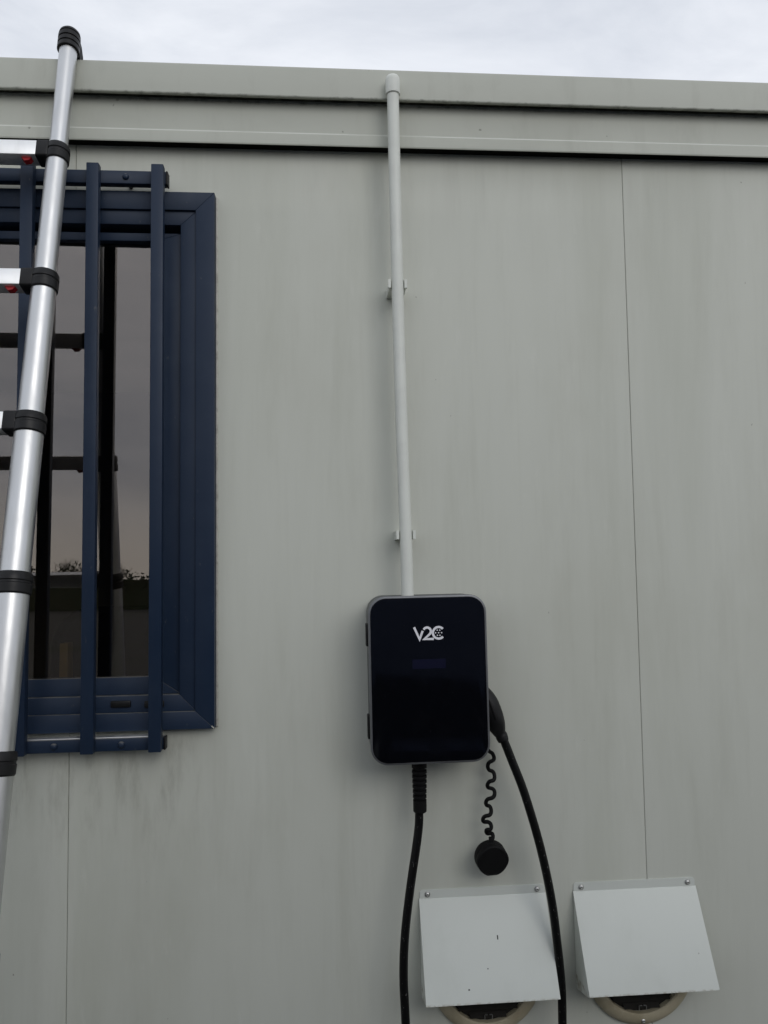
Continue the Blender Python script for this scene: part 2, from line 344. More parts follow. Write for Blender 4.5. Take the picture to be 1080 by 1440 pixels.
bm = bmesh.new(); box(bm, (X0, 2.38, 0.14), (X1, 2.42, 2.498)); obj('rear_wall', bm, M_INNER, cabin, 0)
for x in (X0, X1-0.04):
    bm = bmesh.new(); box(bm, (x, 0.042, 0.201), (x+0.04, 2.379, 2.498)); obj('end_wall', bm, M_WALL, cabin, 0)

# ---- window (part of the cabin): liner > mitred frame members, sash members, glass, drain covers
bm = bmesh.new()
hx0, hx1, hz0, hz1 = HOLE
for a, b in (((hx0, .0, hz0), (hx1, .12, hz0-.012)), ((hx0, .0, hz1), (hx1, .12, hz1+.012)), ((hx0-.012, .0, hz0-.012), (hx0, .12, hz1+.012)), ((hx1, .0, hz0-.012), (hx1+.012, .12, hz1+.012))):
    box(bm, (a[0], a[1]+.002, a[2]), b)
win = obj('window', bm, M_NAVY, cabin, 0, 'navy powder coated window with stepped mitred frame')
def member(name, ox0, ox1, oz0, oz1, wl, wr, wb, wt, yf, yb, bev=0.0010):
    """four mitred bars round a rectangle; widths left, right, bottom, top"""
    ix0, ix1, iz0, iz1 = ox0+wl, ox1-wr, oz0+wb, oz1-wt
    O = [(ox0, oz0), (ox1, oz0), (ox1, oz1), (ox0, oz1)]; I = [(ix0, iz0), (ix1, iz0), (ix1, iz1), (ix0, iz1)]
    for k in range(4):
        q = (k+1) % 4; bm = bmesh.new()
        A = [O[k], O[q], I[q], I[k]]
        loft(bm, [[(x, y, z) for x, z in A] for y in (yb, yf)])
        es = [e for e in bm.edges if all(abs(v.co.y-yf) < 1e-6 for v in e.verts)]
        bmesh.ops.bevel(bm, geom=es, offset=bev, segments=2, affect='EDGES', profile=0.5)
        obj(name, bm, M_NAVY, win, 30)
    return ix0, ix1, iz0, iz1
r = member('frame_member', WX0, WX1, WZ0, WZ1, .0375, .0375, .0345, .038, -.024, -.0005)
r = member('inner_frame_member', r[0]+.0002, r[1]-.0002, r[2]+.0002, r[3]-.0002, .031, .031, .032, .029, -.018, .09)
r0 = r
mid = (r[0]+r[1])/2
r = member('sash_member', mid-.02, r0[1]-.0004, r0[2]+.0004, r0[3]-.0125, .045, .052, .034, .0165, -.005, .020)
gn = Vector((.0115, -1, .0112)).normalized(); ga = Vector((1, .0115, 0)).normalized(); gb = gn.cross(ga)
bm = bmesh.new(); obox(bm, ((r[0]+r[1])/2, .007, (r[2]+r[3])/2), (ga, gn, gb), ((r[1]-r[0])/2+.003, .0003, (r[3]-r[2])/2+.003)); obj('glass_pane', bm, M_GLASS, win, 0, 'dark tinted reflective glass')
r2 = member('sash_member', r0[0]+.0004, mid+.02, r0[2]+.0004, r0[3]-.0004, .05, .045, .034, .0275, .024, .050)
bm = bmesh.new(); box(bm, (r2[0]-.004, .036, r2[2]-.004), (r2[1]+.004, .0365, r2[3]+.004)); obj('glass_pane', bm, M_GLASS, win, 0)
for px in (170, 217):
    x, z = P(px, 990, -.02); bm = bmesh.new()
    box(bm, (x-.019, -.0230, z-.0065), (x+.019, -.0182, z+.0065), .002)
    obj('drain_cover', bm, M_BLACK, win, 30)
bm = bmesh.new(); box(bm, (WX1+.0002, -.0045, WZ0), (WX1+.0045, -.0002, WZ1), .0012); obj('sealant_bead', bm, M_SEAL, win, 30)
bm = bmesh.new(); obox(bm, (WX1-.003, -.0243, WZ0+.003), (Vector((.7, 0, .7)).normalized(), Vector((0, 1, 0)), Vector((-.7, 0, .7)).normalized()), (.0012, .0006, .0035), .0003, 1); obj('chipped_corner', bm, M_SEAL, win, 30)
bm = bmesh.new(); box(bm, (WX0, -.004, WZ1+.0002), (WX1, -.0002, WZ1+.003), .0012); obj('sealant_bead', bm, M_SEAL, win, 30)

# ================================================================== WINDOW GRILLE
gx = [P(127, 645, -.055)[0], P(220, 645, -.055)[0]]; sp_ = gx[1]-gx[0]
BZ0, BZ1 = 1.2650, 2.4185; YF, BD, BWd = -.062, .018, .0240
grille = thing('window_grille', 'navy steel bar grille bolted over the window', 'window grille', (gx[1]-4*sp_, -.05, BZ0))
for k in range(9):
    x = gx[1] - k*sp_; bm = bmesh.new()
    box(bm, (x-BWd/2, YF, BZ0), (x+BWd/2, YF+BD, BZ1), .0016); obj('bar', bm, M_NAVY, grille, 30)
RY0, RY1 = YF+BD+.0003, YF+BD+.0185
for zc, top in ((2.3990, True), (1.2775, False)):
    bm = bmesh.new(); x1 = gx[1]+.0130; x0 = gx[1]-8*sp_-.0130; hz = .0135 if top else .0120
    box(bm, (x0, RY0, zc-hz), (x1, RY1, zc+hz), .0015); rl = obj('rail', bm, M_NAVY, grille, 30)
    for x, s in ((x1, 1), (x0, -1)):
        bm = bmesh.new(); box(bm, (x+s*.0002, RY0-.001, zc-hz-.0005), (x+s*.0042, RY1+.001, zc+hz+.0005), .0015); obj('end_cap', bm, M_BLACK, rl, 30)
    for k in range(8):
        x = gx[1]-sp_*(k+.52); bm = bmesh.new()
        lathe(bm, (x, RY0-.0001, zc), (0, -1, 0), [(.0066, 0), (.0066, .0008), (.0058, .0030), (.0036, .0046), (.0012, .0052)], 16); obj('bolt', bm, M_NAVY, rl, 40)
        if k in (0, 7):
            bm = bmesh.new(); tube(bm, [(x, RY1, zc), (x, -.0005 if not top else -.0005, zc)], .004, 12); obj('standoff', bm, M_BLACK, rl, 40)
    if not top:
        bm = bmesh.new()
        box(bm, (x0+.004, RY0+.002, zc+hz+.0001), (x1-.02, RY1+.003, zc+hz+.0022), .0006); obj('bare_metal_strip', bm, M_RUNG, rl, 30)

# ================================================================== CONDUIT
PY = -.0615
pA, pB = P(552.5, 132, PY), P(573, 838, PY)
cond = thing('conduit_pipe', 'pale grey plastic conduit running up the wall from the charger to the eave', 'pipe', (pB[0], PY, 1.545))
path = [(P(x, y, PY)[0], PY, P(x, y, PY)[1]) for x, y in ((552.4, 130), (554.0, 200), (558.6, 392), (561.7, 500), (566.6, 650), (570.6, 752), (572.8, 825))]
path.append((path[-1][0]+.0005, PY, 1.545))
bm = bmesh.new(); tube(bm, smoothpath(path, 5), .0122, 20); obj('pipe', bm, M_WHITEPIPE, cond, 40)
t = Vector(path[0])-Vector(path[1]); t.normalize(); c = Vector(path[0])
bm = bmesh.new(); lathe(bm, c, t, [(.0126, -.006), (.0148, -.0045), (.0150, .0), (.0150, .024), (.0143, .029), (.0120, .033), (.0080, .0355), (.003, .0362)], 24); obj('coupler', bm, M_WHITEPIPE, cond, 40)
for (x, y) in ((558.9, 400), (570.7, 752)):
    cx, cz = P(x, y, PY); h = .0085
    bm = bmesh.new()
    # open U-shaped saddle: foot on the wall, a stout prong each side of the pipe with an outward lip
    prof = [(-.0178, -.0004), (-.0170, PY+.004), (-.0192, PY-.002), (-.0190, PY-.0062), (-.0138, PY-.0055), (-.0126, PY+.001), (-.0127, -.046),
            (.0127, -.046), (.0126, PY+.001), (.0138, PY-.0055), (.0190, PY-.0062), (.0192, PY-.002), (.0170, PY+.004), (.0178, -.0004)]
    loft(bm, [[(cx+a, b, z) for a, b in prof] for z in (cz-h, cz+h)])
    obj('clip', bm, M_WHITEPIPE, cond, 30)

# ================================================================== CHARGER
CX, CZ, CW, CH, CD = .1937, 1.3957, .2285, .3175, .105
ch = thing('wall_charger', 'black glossy wall mounted car charger with white lettering', 'charger', (CX, 0, CZ-CH/2), rot=(0, -.0075, 0))
bm = bmesh.new(); loft(bm, [rrect(CX, CZ, CW-d, CH-d, .034-d/2, y) for d, y in ((.012, -.0006), (.004, -.008), (.003, -.090), (.0045, -.0935))]); obj('housing', bm, M_HOUSING, ch, 30)
bm = bmesh.new(); loft(bm, [rrect(CX, CZ, CW-d, CH-d, .034-d/2, y) for d, y in ((.003, -.0936), (.0002, -.0950), (.0, -.1010), (.0012, -.1032), (.0038, -.1042), (.0078, -.1043))]); obj('bezel', bm, M_BEZEL, ch, 35)
bm = bmesh.new(); loft(bm, [rrect(CX, CZ, CW-d, CH-d, .034-d/2, y) for d, y in ((.0082, -.1035), (.0082, -.1048), (.0095, -.1054), (.0130, -.1056))]); fp = obj('front_panel', bm, M_GLOSS, ch, 35, 'glossy black front with white lettering')
# lettering V2C with its dots
LX, LZ = P(582, 881, -.106); LX2, LZ2 = P(626, 901, -.106)
kx = (LX2-LX)/(507-165)
def L2(p): return (LX + (p[0]-165)*kx, LZ - (p[1]-160)*kx)
def ribbon(bm, pts, w, y=-.1057, th=.0006):
    pts = [Vector(L2(p)) for p in pts]; w *= kx/2; l, r = [], []
    for i, p in enumerate(pts):
        a = (p-pts[i-1]).normalized() if i else None; b = (pts[i+1]-p).normalized() if i < len(pts)-1 else None
        a, b = a or b, b or a; na, nb = Vector((-a.y, a.x)), Vector((-b.y, b.x)); m = (na+nb).normalized(); s = w/max(.45, m.dot(na))
        l.append(p+m*s); r.append(p-m*s)
    for q in range(len(pts)-1):
        loft(bm, [[(v.x, yy, v.y) for v in (l[q], l[q+1], r[q+1], r[q])] for yy in (y, y-th)])
def arc(cx, cy, r, a0, a1, n=20): return [(cx+r*math.cos(math.radians(a0+(a1-a0)*i/n)), cy-r*math.sin(math.radians(a0+(a1-a0)*i/n))) for i in range(n+1)]
bm = bmesh.new(); ribbon(bm, [(178, 168), (236, 300), (272, 208)], 25); obj('letter_v', bm, M_LOGO, fp, 0)
bm = bmesh.new(); ribbon(bm, arc(320, 216, 42, 152, -38, 16) + [(288, 299), (392, 299)], 25); obj('letter_two', bm, M_LOGO, fp, 0)
bm = bmesh.new(); ribbon(bm, arc(447, 235, 63, 42, 318, 26), 24); obj('letter_c', bm, M_LOGO, fp, 0)
for p in ((447, 234), (433, 206), (461, 206), (414, 234), (480, 234), (433, 262), (461, 262)):
    x, z = L2(p); bm = bmesh.new(); lathe(bm, (x, -.1057, z), (0, -1, 0), [(7.2*kx, 0), (7.2*kx, .0005)], 12); obj('logo_dot', bm, M_LOGO, fp, 0)
a, b = P(581, 927.5, -.106), P(628, 939.5, -.106)
bm = bmesh.new(); box(bm, (a[0], -.1061, b[1]), (b[0], -.1057, a[1])); obj('display', bm, M_DISPLAY, fp, 0)
for y0, y1 in ((876, 907), (1004, 1036)):
    z1 = P(517, y0, -.06)[1]; z0 = P(519, y1, -.06)[1]; xl = CX-CW/2
    bm = bmesh.new(); box(bm, (xl-.0032, -.078, z0), (xl+.004, -.050, z1), .001); obj('side_clip', bm, M_BLACK, ch, 30)

# ================================================================== CHARGING CABLE AND PLUG
GY = -.055
cab = thing('charging_cable', 'black charging cable hanging in a loop from the charger to its holstered plug', 'cable', (.29, -.10, .02))
def P3(px, py, Y): x, z = P(px, py, Y); return (x, Y, z)
left = [P3(589.5, 1135, GY), P3(589, 1160, GY), P3(585.5, 1190, GY-.003), P3(577.5, 1245, GY-.008), P3(570, 1310, GY-.012), P3(567.5, 1370, GY-.016), P3(570.5, 1440, GY-.02)]
right = [P3(791, 1440, -.058), P3(789.5, 1385, -.058), P3(783.5, 1325, -.058), P3(775, 1262, -.058), P3(759.5, 1190, -.058), P3(738, 1117, -.058), P3(720, 1070, -.058), P3(707, 1037, -.058)]
low = [(.146, -.080, .55), (.165, -.085, .36), (.21, -.090, .22), (.29, -.090, .165), (.375, -.082, .24), (.425, -.072, .40), (.443, -.062, .58)]
cp_ = smoothpath(left + low + right, 8)
bm = bmesh.new(); tube(bm, cp_, .0083, 14); obj('cable_sheath', bm, M_CABLE, cab, 40)
# ribbed strain relief
gx_, gz0 = P(589.5, 1077, GY); gz1 = P(590, 1142, GY)[1]
prof = [(.0150, 0.012), (.0150, -.003)]
nr = 7; Lg = gz0-gz1
for i in range(nr):
    h = -.004 - (Lg-.022)*i/nr; rr = .0148 - .0018*i/nr; st = (Lg-.022)/nr
    prof += [(rr-.0038, h-.0006), (rr-.0038, h-st*.30), (rr, h-st*.42), (rr, h-st*.96)]
prof += [(.0132, -(Lg-.010)), (.0130, -(Lg-.002)), (.0112, -Lg), (.0085, -Lg-.0005)]
bm = bmesh.new(); lathe(bm, (gx_, GY, gz0), (0, 0, 1), prof, 24); obj('strain_relief', bm, M_RUBBER, cab, 25)
# holstered plug: swept body that leaves the side of the charger and hangs down to the cable
pl = [(P3(662, 968, -.052), .017), (P3(674, 975, -.052), .0205), (P3(684, 988, -.053), .0225), (P3(692, 1004, -.054), .0210), (P3(697.5, 1018, -.055), .0185), (P3(701.5, 1028, -.056), .0140), (P3(704, 1033, -.057), .0112), (P3(705, 1034.5, -.057), .0122), (P3(708, 1041.5, -.0585), .0108), (P3(708.6, 1043, -.059), .0088)]
sm = smoothpath([(*p, r) for p, r in pl], 5)
bm = bmesh.new(); tube(bm, [q[:3] for q in sm], [q[3] for q in sm], 20); pg = obj('plug', bm, M_BLACK, cab, 35)
sm2 = [(*P3(687, 985, -.0745), .003), (*P3(693, 1000, -.0745), .004), (*P3(697, 1012, -.073), .003)]
bm = bmesh.new(); tube(bm, [q[:3] for q in smoothpath(sm2, 4)], .0025, 8); obj('grip_rib', bm, M_RUBBER, pg, 40)

# ================================================================== PLUG CAP ON ITS COILED STRAP
capc = P3(690.5, 1206, -.036)
cap = thing('plug_cap', 'round black rubber plug cap hanging on a coiled strap below the charger', 'cap', (capc[0], 0, capc[2]-.034))
# coil: flat squiggle with a little depth
mid_ = smoothpath([P3(689.5, 1058, -.03), P3(691, 1085, -.034), P3(690.5, 1110, -.036), P3(687, 1135, -.036), P3(684.5, 1158, -.036), P3(690, 1174, -.036), P3(691.5, 1186, -.036)], 30)
pts = []; nn = len(mid_)-1; turns = 5.6
for i, p in enumerate(mid_):
    s = i/nn; A = .0072*(1+.16*math.sin(i*.11+1))*min(1, (s+.02)*12, max(0.0, (.93-s)*9)); ph = s*turns/.92*2*math.pi
    pts.append((p[0] + A*math.sin(ph), p[1] + .0045*math.cos(ph)*min(1, A/.005), p[2] + .0020*math.sin(2*ph)*min(1, A/.005)))
bm = bmesh.new(); tube(bm, [P3(684, 1052, -.02)] + pts, .0039, 10); obj('coiled_strap', bm, M_RUBBER, cap, 50)
ax = Vector((.10, -1, -.16)).normalized(); c0 = Vector(capc) - ax*.006
bm = bmesh.new(); lathe(bm, c0, ax, [(.027, -.008), (.0308, -.006), (.0318, -.003), (.0318, .008), (.030, .0105)], 40); obj('cap_rim', bm, M_RUBBER, cap, 35)
u, v = frame_for(ax)
if v.z < 0: u, v = -u, -v
def dshape(sc, h):
    o = []
    for k in range(72):
        a = 2*math.pi*k/72; rr = .0312*sc; x, y = rr*math.cos(a), rr*math.sin(a)
        y = max(y, -.0298*sc)
        x *= 1 + .055*max(0.0, math.cos(a))**12 + .03*max(0.0, -math.cos(a))**12
        o.append(c0 + ax*h + u*x + v*y)
    return o
bm = bmesh.new(); loft(bm, [dshape(.98, .009), dshape(1.0, .011), dshape(1.0, .0165), dshape(.985, .0190), dshape(.95, .0205), dshape(.88, .0210), dshape(.86, .0198), dshape(.3, .0198)]); obj('cap_body', bm, M_RUBBER, cap, 50)
bm = bmesh.new(); box(bm, (capc[0]-.0035, -.042, capc[2]+.022), (capc[0]+.0045, -.032, capc[2]+.040), .0015); obj('strap_lug', bm, M_RUBBER, cap, 30)

# ================================================================== VENT HOODS AND ROUND VENTS
def vent(cx, dx, vlabel, hlabel, tilt, extra):
    VZ, VX = .795, cx + dx
    t = thing('round_vent', vlabel, 'vent', (VX, 0, VZ-.112), 'round vents under the hoods')
    bm = bmesh.new(); lathe(bm, (VX, -.0004, VZ), (0, -1, 0), [(.113, 0), (.113, .004), (.1105, .0075), (.104, .0125), (.095, .0150), (.0895, .0145), (.0875, .012), (.0875, .001)], 56, False, False); obj('flange_ring', bm, M_CREAM, t, 35)
    bm = bmesh.new(); lathe(bm, (VX, -.0006, VZ), (0, -1, 0), [(.0870, 0), (.0870, .0012)], 40); obj('back_plate', bm, M_DARKVENT, t, 0)
    for k in range(-5, 6):
        z = VZ + k*.0150; hw = math.sqrt(max(0, .0862**2 - (abs(z-VZ)+.003)**2))
        if hw < .012: continue
        bm = bmesh.new(); obox(bm, (VX, -.0066, z), (Vector((1, 0, 0)), Vector((0, .75, .66)), Vector((0, -.66, .75))), (hw, .0052, .0007)); obj('slat', bm, M_DARKVENT, t, 0)
    for s in (-1, 1):
        bm = bmesh.new(); x = VX + s*.0075; z = VZ-.0745
        box(bm, (x-.0006, -.0145, z-.005), (x+.0006, -.0125, z+.003)); box(bm, (x-.0006*s, -.0145, z+.0031), (x-.0058*s, -.0125, z+.0043)); obj('latch', bm, M_STEEL, t, 0)
    for a in (-90, 30, 150):
        sxx, szz = VX+.1005*math.cos(math.radians(a)), VZ+.1005*math.sin(math.radians(a))
        bm = bmesh.new(); lathe(bm, (sxx, -.0130, szz), (0, -1, 0), [(.0042, 0), (.0040, .0022), (.0024, .0034), (.0022, .0024)], 14); obj('screw', bm, M_STEEL, t, 40)
    # hood: folded sheet with a top flange
    h = thing('vent_hood', hlabel, 'vent hood', (cx, 0, .757), 'sheet metal hoods over the round vents', rot=(0, tilt, 0))
    hw, zt, zb, d, T = .1285, .9465, .7865, .0865, .0012
    bm = bmesh.new()                                       # flange plate, rounded outer corners
    fl = [(-.127, .9440), (.127, .9440)] + [(.127-.006+.006*math.cos(math.radians(a)), .9645-.006+.006*math.sin(math.radians(a))) for a in range(0, 91, 18)] + [(-.127+.006-.006*math.sin(math.radians(a)), .9645-.006+.006*math.cos(math.radians(a))) for a in range(0, 91, 18)]
    loft(bm, [[(cx+x, y, z) for x, z in fl] for y in (-.0006, -.0020)]); f = obj('flange', bm, M_HOOD, h, 20)
    for s in (-1, 1):
        x = cx + s*.1115; bm = bmesh.new()
        lathe(bm, (x, -.0021, .9555), (0, -1, 0), [(.0056, 0), (.0056, .0006), (.0042, .0009), (.0040, .0026), (.0022, .0036), (.0016, .0022)], 16); obj('screw', bm, M_STEEL, f, 40)
    bm = bmesh.new()
    prism_x(bm, [(-.0008, zt+.0012), (-.0030, zt+.0004), (-d, zb+.0010), (-d-.0004, zb-.0008), (-d+.0010, zb-.0004), (-.0025, zt-.0012)], cx-hw, cx+hw); obj('front_panel', bm, M_HOOD, h, 20)
    for s in (-1, 1):
        bm = bmesh.new(); xo = cx+s*(hw-.0012); xi = cx+s*(hw-.0026)
        prof = [(-.0012, zt-.004), (-d+.0022, zb+.0006), (-d+.006, zb-.0050), (-.0012, .7580)]
        loft(bm, [[(x, y, z) for y, z in prof] for x in (xo, xi)]); obj('side_panel', bm, M_HOOD, h, 0)
    for (fx, fz, hh, ww) in extra:                         # chips through the paint
        y = -.0030 - (d-.0030)*(zt-fz)/(zt-zb) - .0004
        bm = bmesh.new(); n_ = Vector((0, -.89, .46))
        obox(bm, (fx, y, fz), (Vector((1, 0, 0)), n_, Vector((1, 0, 0)).cross(n_)), (ww, .0004, hh), .0003, 1); obj('paint_chip', bm, M_BLACK, h, 0)
vent(.3065, .004, 'cream plastic round vent below the hood that the black cable crosses', 'pale sheet metal vent hood with a black chip, between the two cable strands', -.003, [(.3275, .882, .0038, .0011), (.262, .807, .0012, .0016), (.302, .836, .001, .001)])
vent(.6200, .004, 'cream plastic round vent below the clean hood away from the cable', 'clean pale sheet metal vent hood on the wall joint beside the cable', .0, [])

# ================================================================== TELESCOPIC LADDER
LEAN = .215; XR0, DXZ, YT = -.5045, 0.0, -.0625
def LY(z): return YT - LEAN*(2.643-z)
lad = thing('telescopic_ladder', 'aluminium telescopic ladder with black collars leaning on the cabin roof edge', 'ladder', (XR0-.235, LY(0), 0))
U = Vector((DXZ, LEAN, 1)).normalized(); Xx = Vector((1, 0, 0)); Xx = (Xx - U*Xx.dot(U)).normalized(); Nn = Xx.cross(U).normalized()   # Nn points to +/-Y
if Nn.y > 0: Nn = -Nn
RZ = [2.4046 - .2702*i for i in range(9)]          # rung heights
RAD = [.0168, .0190, .0214, .0236, .0256, .0276, .0296, .0316, .0336, .0352]
GAP = .47
def rail_pt(z, side): return Vector((XR0 + DXZ*z - (0 if side else GAP), LY(z), z))
for side in (1, 0):
    tops = [2.664] + RZ
    for k in range(10):
        z1 = tops[k]; z0 = RZ[k] if k < 9 else .02
        a, b = rail_pt(z0 - (.012 if k < 9 else 0), side), rail_pt(z1 + (.005 if k == 0 else -.015), side)
        bm = bmesh.new(); tube(bm, [a, b], RAD[k], 40); obj('rail_tube', bm, M_ALU, lad, 40)
    s = -1 if side else 1
    for i, z in enumerate(RZ):
        c = rail_pt(z, side); r = RAD[i+1]
        bm = bmesh.new(); ri = RAD[i]+.0004
        lathe(bm, c, U, [(ri, -.0175), (r+.0012, -.0195), (r+.0028, -.0170), (r+.0032, -.0030), (r+.0018, -.0015), (r+.0018, .0015), (r+.0032, .0030), (r+.0028, .0130), (r+.0008, .0165), (ri, .0168)], 40, False, False)
        cl = obj('collar', bm, M_BLACK, lad, 30)
        bm = bmesh.new(); obox(bm, c + Xx*s*(r+.004) + Nn*.001, (Xx, Nn, U), (.0125, .0185, .0180), .004, 3); obj('rung_socket', bm, M_BLACK, cl, 30)
        bm = bmesh.new()
        q = c + Xx*s*(r+.034) - U*.0205 + Nn*.004
        A = [(-.010, .005), (.010, .005), (.005, -.0015), (-.003, -.0030)]
        loft(bm, [[q + Xx*a_ + U*b_ + Nn*n_ for a_, b_ in A] for n_ in (-.006, .006)]); obj('release_button', bm, M_RED, cl, 0)
    # top cap with ribs and its rear pad on the roof edge
    if True:
        c = rail_pt(2.664, side)
        prof = [(.0170, -.020), (.0205, -.0195)]
        for j in range(3):
            h = -.0185 + j*.0125; prof += [(.0212, h), (.0212, h+.0085), (.0192, h+.0096), (.0192, h+.0115)]
        prof += [(.0206, .0195), (.0196, .0240), (.0160, .0285), (.0100, .0315), (.0030, .0325)]
        bm = bmesh.new(); lathe(bm, c, U, prof, 32); cp2 = obj('top_cap', bm, M_BLACK, lad, 30)
        bm = bmesh.new()
        q = c; prof = [(.006, .022), (.024, .017), (.036, .004), (.041, -.010), (.041, -.0115), (.019, -.0165), (.0195, -.010)]
        loft(bm, [[q - Nn*a_ + U*b_ + Xx*w for a_, b_ in prof] for w in (-.0165, .0165)])
        obj('rear_pad', bm, M_RUBBER, cp2, 30)
    bm = bmesh.new(); c = rail_pt(.028, side); obox(bm, c + Vector((0, 0, -.010)), (Vector((1, 0, 0)), Vector((0, 1, 0)), Vector((0, 0, 1))), (.040, .046, .0175), .008, 3); obj('foot', bm, M_RUBBER, lad, 30)
for i, z in enumerate(RZ):
    a, b = rail_pt(z, 0), rail_pt(z, 1); r = RAD[i+1]
    c = (a+b)/2 + Nn*.002; hl = GAP/2 - r - .0140
    bm = bmesh.new(); obox(bm, c, (Xx, Nn, U), (hl, .0165, .0160), .0022, 2); obj('rung', bm, M_RUNG, lad, 30)

# ================================================================== INSIDE THE CABIN
fz = .201
dk = thing('desk', 'pale topped desk inside the cabin below the window', 'desk', (-.75, .55, fz))
bm = bmesh.new(); box(bm, (-1.45, .22, .93), (-.42, .85, .955), .003); obj('desktop', bm, M_WOOD, dk, 30)
for x in (-1.40, -.47):
    for y in (.27, .80):
        bm = bmesh.new(); box(bm, (x-.02, y-.02, fz), (x+.02, y+.02, .9298), .002); obj('leg', bm, M_STEEL, dk, 30)
yb = thing('spirit_level', 'yellow spirit level standing upright behind the window glass', 'level', (-.615, .30, .955))
bm = bmesh.new(); box(bm, (-.625, .29, .9553), (-.606, .330, 1.44), .002); lv = obj('beam', bm, M_YELLOW, yb, 30)
bm = bmesh.new(); box(bm, (-.622, .288, 1.15), (-.609, .2898, 1.20), .0005); obj('vial', bm, M_BLACK, lv, 0)
oc = thing('office_chair', 'dark fabric office chair inside the cabin', 'chair', (-.72, 1.15, fz))
bm = bmesh.new(); loft(bm, [rrect(-.72, 1.22, .44-d, .52-d, .14, y) for d, y in ((.04, 1.13), (0, 1.15), (0, 1.18), (.04, 1.20))]); obj('backrest', bm, M_CHAIR, oc, 35)
bm = bmesh.new(); box(bm, (-.96, 1.06, .62), (-.48, 1.54, .71), .03); obj('seat', bm, M_CHAIR, oc, 35)
bm = bmesh.new(); tube(bm, [(-.72, 1.3, fz+.08), (-.72, 1.3, .62)], .03, 12); obj('column', bm, M_BLACK, oc, 35)
bm = bmesh.new(); tube(bm, [(-.72, 1.35, .63), (-.72, 1.21, .72), (-.72, 1.19, 1.05)], .018, 10); obj('back_support', bm, M_BLACK, oc, 35)
for k in range(5):
    a = 2*math.pi*k/5; bm = bmesh.new(); tube(bm, [(-.72, 1.3, fz+.10), (-.72+.28*math.cos(a), 1.3+.28*math.sin(a), fz+.05)], [.024, .016], 8); ft = obj('leg', bm, M_BLACK, oc, 35)
    bm = bmesh.new(); lathe(bm, (-.72+.28*math.cos(a)-.012, 1.3+.28*math.sin(a), fz+.026), (1, 0, 0), [(.018, 0), (.026, .003), (.026, .021), (.018, .024)], 12); obj('castor', bm, M_BLACK, ft, 35)

# ================================================================== THE YARD BEHIND (hedge and trees mirrored in the glass; vehicles added to block light)
def car(cx, cy_, flip=1):  # added vehicle at the left, out of view, cutting low sky light
    t = thing('light_blocker_car', 'dark hatchback car added out of view to block low light from the wall', 'car', (cx, cy_, 0))
    def X(u): return cx + flip*u
    prof = [(-2.02, .34), (-2.05, .60), (-1.98, .84), (-1.55, .93), (-.95, .99), (1.55, 1.02), (1.90, .98), (1.98, .70), (1.95, .36), (1.4, .24), (-1.4, .24)]
    bm = bmesh.new()
    loft(bm, [[(X(u), cy_+y, .24+(z-.24)*k if k < 1 else z) for u, z in prof] for y, k in ((-.80, .96), (-.86, 1), (.86, 1), (.80, .96))]); obj('body', bm, M_CARPAINT, t, 30)
    low_, up_ = [(-.98, .985), (1.88, .985)], [(1.45, 1.40), (.95, 1.455), (.25, 1.47), (-.12, 1.42)]
    gp = low_ + up_
    bm = bmesh.new()
    def gl(u, z, s): return (X(u), cy_ + s*(.80 - .22*(z-.985)/.48), z)
    loft(bm, [[gl(u, z, s) for u, z in gp] for s in (-1, 1)]); obj('cabin_shell', bm, M_CARPAINT, t, 30)
    for s in (-1, 1):
        for q in ([(-.80, 1.01), (.28, 1.01), (.28, 1.41), (-.06, 1.385)], [(.34, 1.01), (1.15, 1.01), (1.15, 1.39), (.34, 1.41)], [(1.20, 1.01), (1.72, 1.03), (1.42, 1.35), (1.20, 1.385)]):
            bm = bmesh.new(); loft(bm, [[(x, y+s*o_, z) for x, y, z in (gl(u, zz, s) for u, zz in q)] for o_ in (.001, .006)]); obj('side_window', bm, M_CARGLASS, t, 0)
        for u in (-1.30, 1.28):
            bm = bmesh.new(); lathe(bm, (X(u), cy_+s*.66, .31), (0, s, 0), [(.20, 0), (.31, .01), (.31, .20), (.28, .215), (.20, .205)], 28); w = obj('wheel', bm, M_RUBBER, t, 35)
            bm = bmesh.new(); lathe(bm, (X(u), cy_+s*.868, .31), (0, s, 0), [(.19, 0), (.18, .01), (.05, .004), (.04, .012)], 20); obj('rim', bm, M_ALU, w, 35)
        bm = bmesh.new(); box(bm, (X(-.72)-.09, cy_+s*.90, 1.0), (X(-.72)+.02, cy_+s*1.02, 1.12), .03); obj('door_mirror', bm, M_CARPAINT, t, 35)
        bm = bmesh.new(); box(bm, (X(-1.99)-.03, cy_+s*.45, .68), (X(-1.99)+.05, cy_+s*.80, .80), .03); obj('headlight', bm, M_STEEL, t, 35)
    for q, nm in (([(-.93, 1.0), (-.14, 1.41)], 'windscreen'), ([(1.86, 1.0), (1.47, 1.385)], 'rear_window')):
        (u0, z0), (u1, z1) = q; sg = -1 if nm == 'windscreen' else 1; bm = bmesh.new()
        w0, w1 = .80-.22*(z0-.985)/.48-.06, .80-.22*(z1-.985)/.48-.06
        loft(bm, [[(X(u+sg*o_), y, z+o_) for u, y, z in ((u0, cy_-w0, z0), (u0, cy_+w0, z0), (u1, cy_+w1, z1), (u1, cy_-w1, z1))] for o_ in (.006, .016)]); obj(nm, bm, M_CARGLASS, t, 0)
car(-4.35, -3.95)
